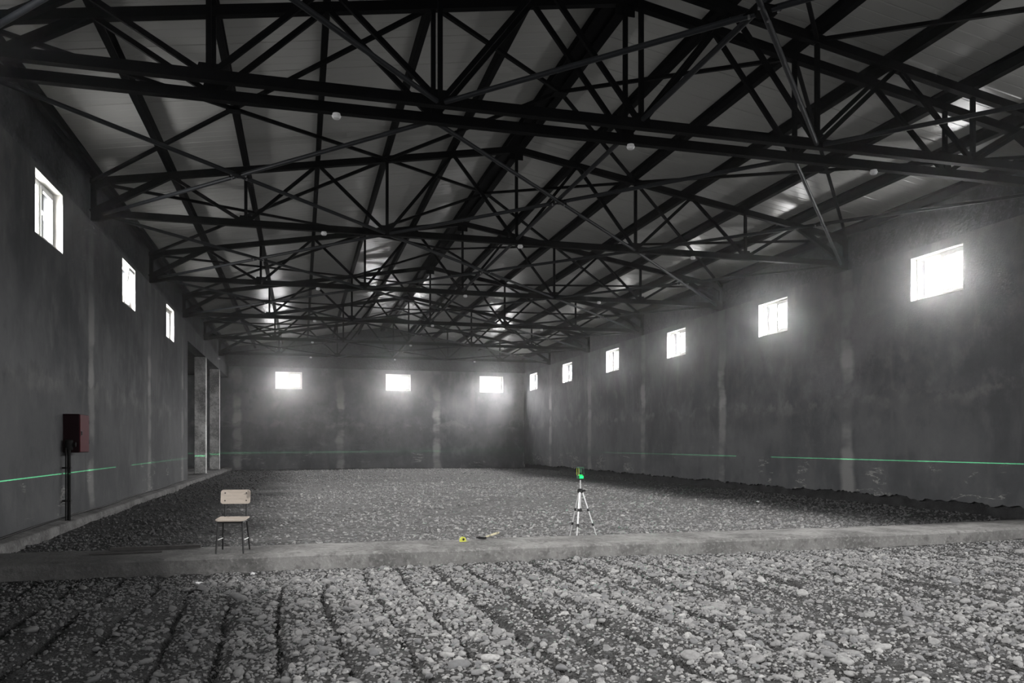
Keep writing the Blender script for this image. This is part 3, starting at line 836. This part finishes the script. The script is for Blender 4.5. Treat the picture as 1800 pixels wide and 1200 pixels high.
for y_ in np.linspace(10.9, 31.5, 60):
    pts.append((-L + 0.045 + 0.015 * math.sin(y_ * 1.7), y_, STRIP_Z + 0.055 + 0.012 * math.sin(y_ * 0.9)))
pts = [(-L + 0.16, 10.55, 0.02), (-L + 0.13, 10.62, 0.12), (-L + 0.07, 10.75, 0.21)] + pts
tag(MB().tube(pts, 0.016, 8).build('pipe', 'blackpipe', smooth=True), 'long thin black pipe lying along the left plinth', 'pipe')

# ================================================================== CHAIR
def make_chair():
    t = thing('school_chair', (-0.862, 10.83, STRIP_Z + 0.004), 'small school chair with worn pale plywood seat and thin black legs', 'chair', rz=math.radians(-7))
    sw, sd, sh = 0.175, 0.19, 0.415
    r = 0.0105
    def rounded(w, h, rr, n=6):
        pts = []
        for cx_, cy_, a0 in ((w - rr, h - rr, 0), (-w + rr, h - rr, 90), (-w + rr, -h + rr, 180), (w - rr, -h + rr, 270)):
            for i in range(n + 1):
                a = math.radians(a0 + 90 * i / n); pts.append((cx_ + rr * math.cos(a), cy_ + rr * math.sin(a)))
        return pts
    # seat: dished plywood with a rolled front edge (front is -y)
    o = MB(); pl = rounded(0.185, 0.185, 0.05)
    def sz(a, b): return sh + 0.012 * (a / 0.185) ** 2 - 0.006 * max(0, (-b - 0.11) / 0.075) ** 2 + 0.012 * max(0, b / 0.185)
    rings = [[(a, b, sz(a, b) - 0.006) for a, b in pl], [(a, b, sz(a, b) + 0.008) for a, b in pl], [(a * .6, b * .6, sz(a * .6, b * .6) + 0.006) for a, b in pl], [(a * .2, b * .2, sz(0, b * .2) + 0.005) for a, b in pl]]
    o.quadstrip(rings); o.build('seat', 'seat', t, smooth=True)
    # backrest: curved pressed ply
    bp = rounded(0.188, 0.093, 0.035); o = MB(); ra = math.radians(10)
    def bk(a, b, off):
        yv = 0.205 - 0.03 * (1 - (a / 0.188) ** 2) * -1 + off + math.sin(ra) * b - 0.03
        return (a, yv, 0.70 + b * math.cos(ra))
    o.quadstrip([[bk(a * k, b * k, 0.012) for a, b in bp] for k in (0.2, 0.6, 1.0)] + [[bk(a * k, b * k, 0.0) for a, b in bp] for k in (1.0, 0.6, 0.2)])
    bo = o.build('backrest', 'seat', t, smooth=True)
    for sx in (-1, 1):
        for sz_ in (-0.05, 0.05):
            p = bk(sx * 0.135, sz_, -0.002)
            MB().tube([(p[0], p[1] - 0.004, p[2]), (p[0], p[1] + 0.022, p[2])], 0.009, 8).build('rivet', 'black', bo)
        MB().tube([(sx * 0.168, -0.185, 0), (sx * 0.150, -0.15, sh - 0.03)], r, 8).build('leg', 'black', t, smooth=True)
        MB().tube([(sx * 0.172, 0.215, 0), (sx * 0.150, 0.14, sh - 0.03)], r, 8).build('leg', 'black', t, smooth=True)
        MB().tube([(sx * 0.150, -0.15, sh - 0.02), (sx * 0.150, 0.12, sh - 0.02)], r, 8).build('seat_rail', 'black', t, smooth=True)
        MB().tube([(sx * 0.135, 0.10, sh - 0.025), (sx * 0.135, 0.17, sh - 0.01), (sx * 0.135, 0.19, sh + 0.04), (sx * 0.135, 0.205, 0.62), (sx * 0.135, 0.226, 0.75)], r, 8).build('back_post', 'black', t, smooth=True)
        MB().tube([(sx * 0.161, -0.170, 0.17), (sx * 0.163, 0.187, 0.16)], 0.007, 6).build('stretcher', 'chrome', t, smooth=True)
    MB().tube([(-0.15, -0.15, sh - 0.02), (0.15, -0.15, sh - 0.02)], r, 8).build('seat_rail', 'black', t, smooth=True)
    return t
make_chair()

# ================================================================== LASER TRIPOD
tx_, ty_ = 4.28, 11.86
tz = ZB - 0.01
hd = CZ - 0.485                   # laser plane
t = thing('tripod', (tx_, ty_, tz), 'slim silver camera tripod with black joints standing behind the concrete strip', 'tripod')
def leg(a, spread, r1, r2, cl):
    a = math.radians(a); top = Vector((0.03 * math.cos(a), 0.03 * math.sin(a), 0.77)); ft = Vector((spread * math.cos(a), spread * math.sin(a), 0.0))
    mid = top.lerp(ft, 0.37); low = top.lerp(ft, 0.67)
    l = MB().tube([top, mid], r1, 10).tube([mid, low], r1 * 0.85, 10).build('leg', 'alu', t, smooth=True)
    MB().tube([low, ft], r2, 8).build('leg_foot_section', 'alu', l, smooth=True)
    for q in (mid, low):
        dv = (ft - top).normalized() * 0.022
        MB().tube([q - dv, q + dv], r1 * 1.55, 10).build('clamp', 'black', l, smooth=True)
    MB().tube([ft - Vector((0, 0, 0.002)), ft + (top - ft).normalized() * 0.035], r2 * 1.6, 8).build('rubber_foot', 'black', l, smooth=True)
    return mid
mids = [leg(a, sp_, r_, r_ * 0.7, 1) for a, sp_, r_ in ((237, 0.27, 0.0165), (-24, 0.28, 0.0115), (112, 0.27, 0.0115))]
MB().tube([(0, 0, 0.46), (0, 0, 0.80)], 0.0125, 12).build('centre_column', 'alu', t, smooth=True)
for q in mids:
    MB().bar(q, (0, 0, q.z + 0.005), 0.012, 0.006).build('spreader_arm', 'alu', t)
MB().lathe([(0, 0.455), (0.022, 0.455), (0.024, 0.51), (0, 0.51)]).build('spreader_hub', 'black', t, smooth=True)
m = MB(); m.lathe([(0, 0.75), (0.035, 0.75), (0.048, 0.765), (0.048, 0.805), (0.032, 0.822), (0, 0.822)]); m.tube([(0.03, -0.02, 0.79), (0.075, -0.03, 0.79)], 0.013, 8); m.build('crown', 'black', t, smooth=True)
zh = hd - tz
MB().tube([(0, 0, 0.80), (0, 0, zh - 0.075)], 0.0105, 12).build('raised_column', 'alu', t, smooth=True)
MB().lathe([(0, zh - 0.085), (0.028, zh - 0.085), (0.028, zh - 0.072), (0, zh - 0.072)]).build('head_plate', 'black', t, smooth=True)
t = thing('laser_level', (tx_, ty_, hd), 'small laser level glowing green on top of the silver tripod', 'laser level')
MB().box((-0.045, -0.05, -0.071), (0.045, 0.05, -0.012)).build('body', 'greenbody', t, bevel=0.008)
MB().lathe([(0, -0.012), (0.032, -0.012), (0.034, -0.008), (0.014, -0.004), (0, -0.004)], n=16).build('lens', 'green', t, smooth=True)
MB().box((-0.030, -0.0515, -0.060), (0.030, -0.0495, -0.022)).build('beam_window', 'green', t)
for sx, sy in ((-1, 1), (1, 1), (-1, -1), (1, -1)):
    MB().tube([(sx * 0.042, sy * 0.046, -0.012), (sx * 0.042, sy * 0.046, 0.10)], 0.003, 6).build('cage_post', 'yellow' if sx < 0 else 'greenbody', t)
MB().box((-0.046, -0.05, 0.10), (0.046, 0.05, 0.118)).build('cage_roof', 'greenbody', t, bevel=0.004)
MB().box((-0.02, -0.02, 0.03), (0.02, 0.02, 0.10)).build('vertical_emitter', 'greenbody', t, bevel=0.004)
# the level's own fan of green light
ld = bpy.data.lights.new('laser_fan', 'POINT'); ld.energy = 20000; ld.color = (0.16, 1.0, 0.42); ld.shadow_soft_size = 0.0
ld.use_nodes = True
nt = ld.node_tree; em = nt.nodes['Emission']
ge = nt.nodes.new('ShaderNodeNewGeometry'); dp_ = nt.nodes.new('ShaderNodeVectorMath'); dp_.operation = 'DOT_PRODUCT'
dp_.inputs[1].default_value = Vector((-0.0075, 0, 1)).normalized()
ab = nt.nodes.new('ShaderNodeMath'); ab.operation = 'ABSOLUTE'
mr = nt.nodes.new('ShaderNodeMapRange')
nt.links.new(ge.outputs['Incoming'], dp_.inputs[0]); nt.links.new(dp_.outputs['Value'], ab.inputs[0]); nt.links.new(ab.outputs[0], mr.inputs[0])
for i, v in enumerate((0.0007, 0.0013, 1.0, 0.0)): mr.inputs[i + 1].default_value = v
nt.links.new(mr.outputs[0], em.inputs[1])
lo = bpy.data.objects.new('laser_fan', ld); COL.objects.link(lo)
lo.location = (tx_, ty_, hd + 0.008)

# ================================================================== TOOLS AND PLANKS
t = thing('hammer', (2.55, 11.30, STRIP_Z + 0.012), 'hammer with pale wooden handle lying on the concrete strip', 'hammer', rz=math.radians(38))
MB().tube([(0.0, 0, 0.018), (0.10, 0, 0.02), (0.22, 0, 0.035), (0.36, 0, 0.050), (0.40, 0, 0.055)], [0.009, 0.010, 0.016, 0.018, 0.014], 10).build('handle', 'wood', t, smooth=True)
m = MB(); m.box((-0.03, -0.075, -0.002), (0.015, 0.04, 0.036)); m.prism([(-0.025, 0.04, 0.0), (0.010, 0.04, 0.0), (0.004, 0.09, 0.008), (-0.02, 0.09, 0.008)], (0, 0, 0.022)); m.build('head', 'black', t, bevel=0.003)
t = thing('tape_measure', (2.22, 11.02, STRIP_Z + 0.012), 'yellow tape measure lying on the concrete strip', 'tape measure', rz=math.radians(20))
MB().prism([(-0.045, 0, 0), (0.045, 0, 0), (0.045, 0, 0.035), (0.03, 0, 0.062), (0.0, 0, 0.072), (-0.03, 0, 0.062), (-0.045, 0, 0.035)], (0, 0.04, 0)).build('case', 'yellow', t, bevel=0.004)
MB().box((0.045, 0.012, 0.002), (0.085, 0.03, 0.006)).build('blade', 'yellow', t); MB().box((0.083, 0.01, -0.004), (0.087, 0.032, 0.008)).build('hook', 'chrome', t)
MB().lathe([(0, 0), (0.018, 0), (0.016, 0.006), (0, 0.006)], n=12).build('badge', 'black', t).matrix_local = Matrix.Translation((0, 0, 0.034)) @ Matrix.Rotation(math.pi / 2, 4, 'X')
m = MB(); m.box((-0.55, -0.045, 0), (0.55, 0.045, 0.04))
o = tag(m.build('plank', 'plank', bevel=0.004), 'dark wooden plank lying on the strip left of the chair', 'plank'); o.location = (-1.85, 11.28, STRIP_Z + 0.016); o.rotation_euler = (0, 0, math.radians(1.5))
m = MB(); m.box((-0.42, -0.02, 0), (0.42, 0.02, 0.018))
o = tag(m.build('batten', 'plank', bevel=0.003), 'thin dark batten lying on the strip in front of the plank', 'batten'); o.location = (-2.15, 10.95, STRIP_Z + 0.012); o.rotation_euler = (0, 0, math.radians(2))

# crumpled scraps
for k, (px, py, hf, r_, lab) in enumerate(((-1.155, 9.86, h_near, 0.035, 'crumpled white scrap on dark gravel before the strip, left of another'), (-0.575, 10.17, h_near, 0.026, 'tiny white scrap on gravel tight against the strip below the chair'),
        (12.30, 11.05, None, 0.035, 'white scrap on the right end of the concrete strip'), (11.45, 18.2, h_back, 0.035, 'lone white scrap on dark gravel near the right wall'))):
    co, f = ico(2); rr = np.random.default_rng(900 + k)
    co = co * (1 + 0.28 * rr.normal(size=(len(co), 1))) * np.array([1.0, 0.7, 0.55]) * r_
    o = np_mesh('paper_scrap', co, f, 'paper', False)
    pz = STRIP_Z + 0.05 if hf is None else float(hf(np.array([px]), np.array([py]))[0])
    o.location = (px, py, pz + r_ * 0.45)
    tag(o, lab, 'scrap', 'white scraps on the ground')

# ================================================================== ADDED WINDOW GLOW
hm = bpy.data.materials.new('window_glow_volume'); hm.use_nodes = True; hn = hm.node_tree
hn.nodes.remove(hn.nodes['Principled BSDF'])
vs = hn.nodes.new('ShaderNodeVolumeScatter'); vs.inputs['Density'].default_value = 0.0021; vs.inputs['Anisotropy'].default_value = 0.95  # added volume: forward scatter imitates lens bloom around the windows
hn.links.new(vs.outputs[0], hn.nodes['Material Output'].inputs['Volume'])
hm.cycles.volume_sampling = 'DISTANCE'
M['haze'] = hm
tag(MB().box((-L - 2.7, YB - 0.6, -0.8), (R + 0.6, YF + 0.6, Z_RIDGE + 0.8)).build('window_glow_volume', 'haze'), 'added scattering volume that gives the bright windows a bloom', 'haze', kind='stuff')
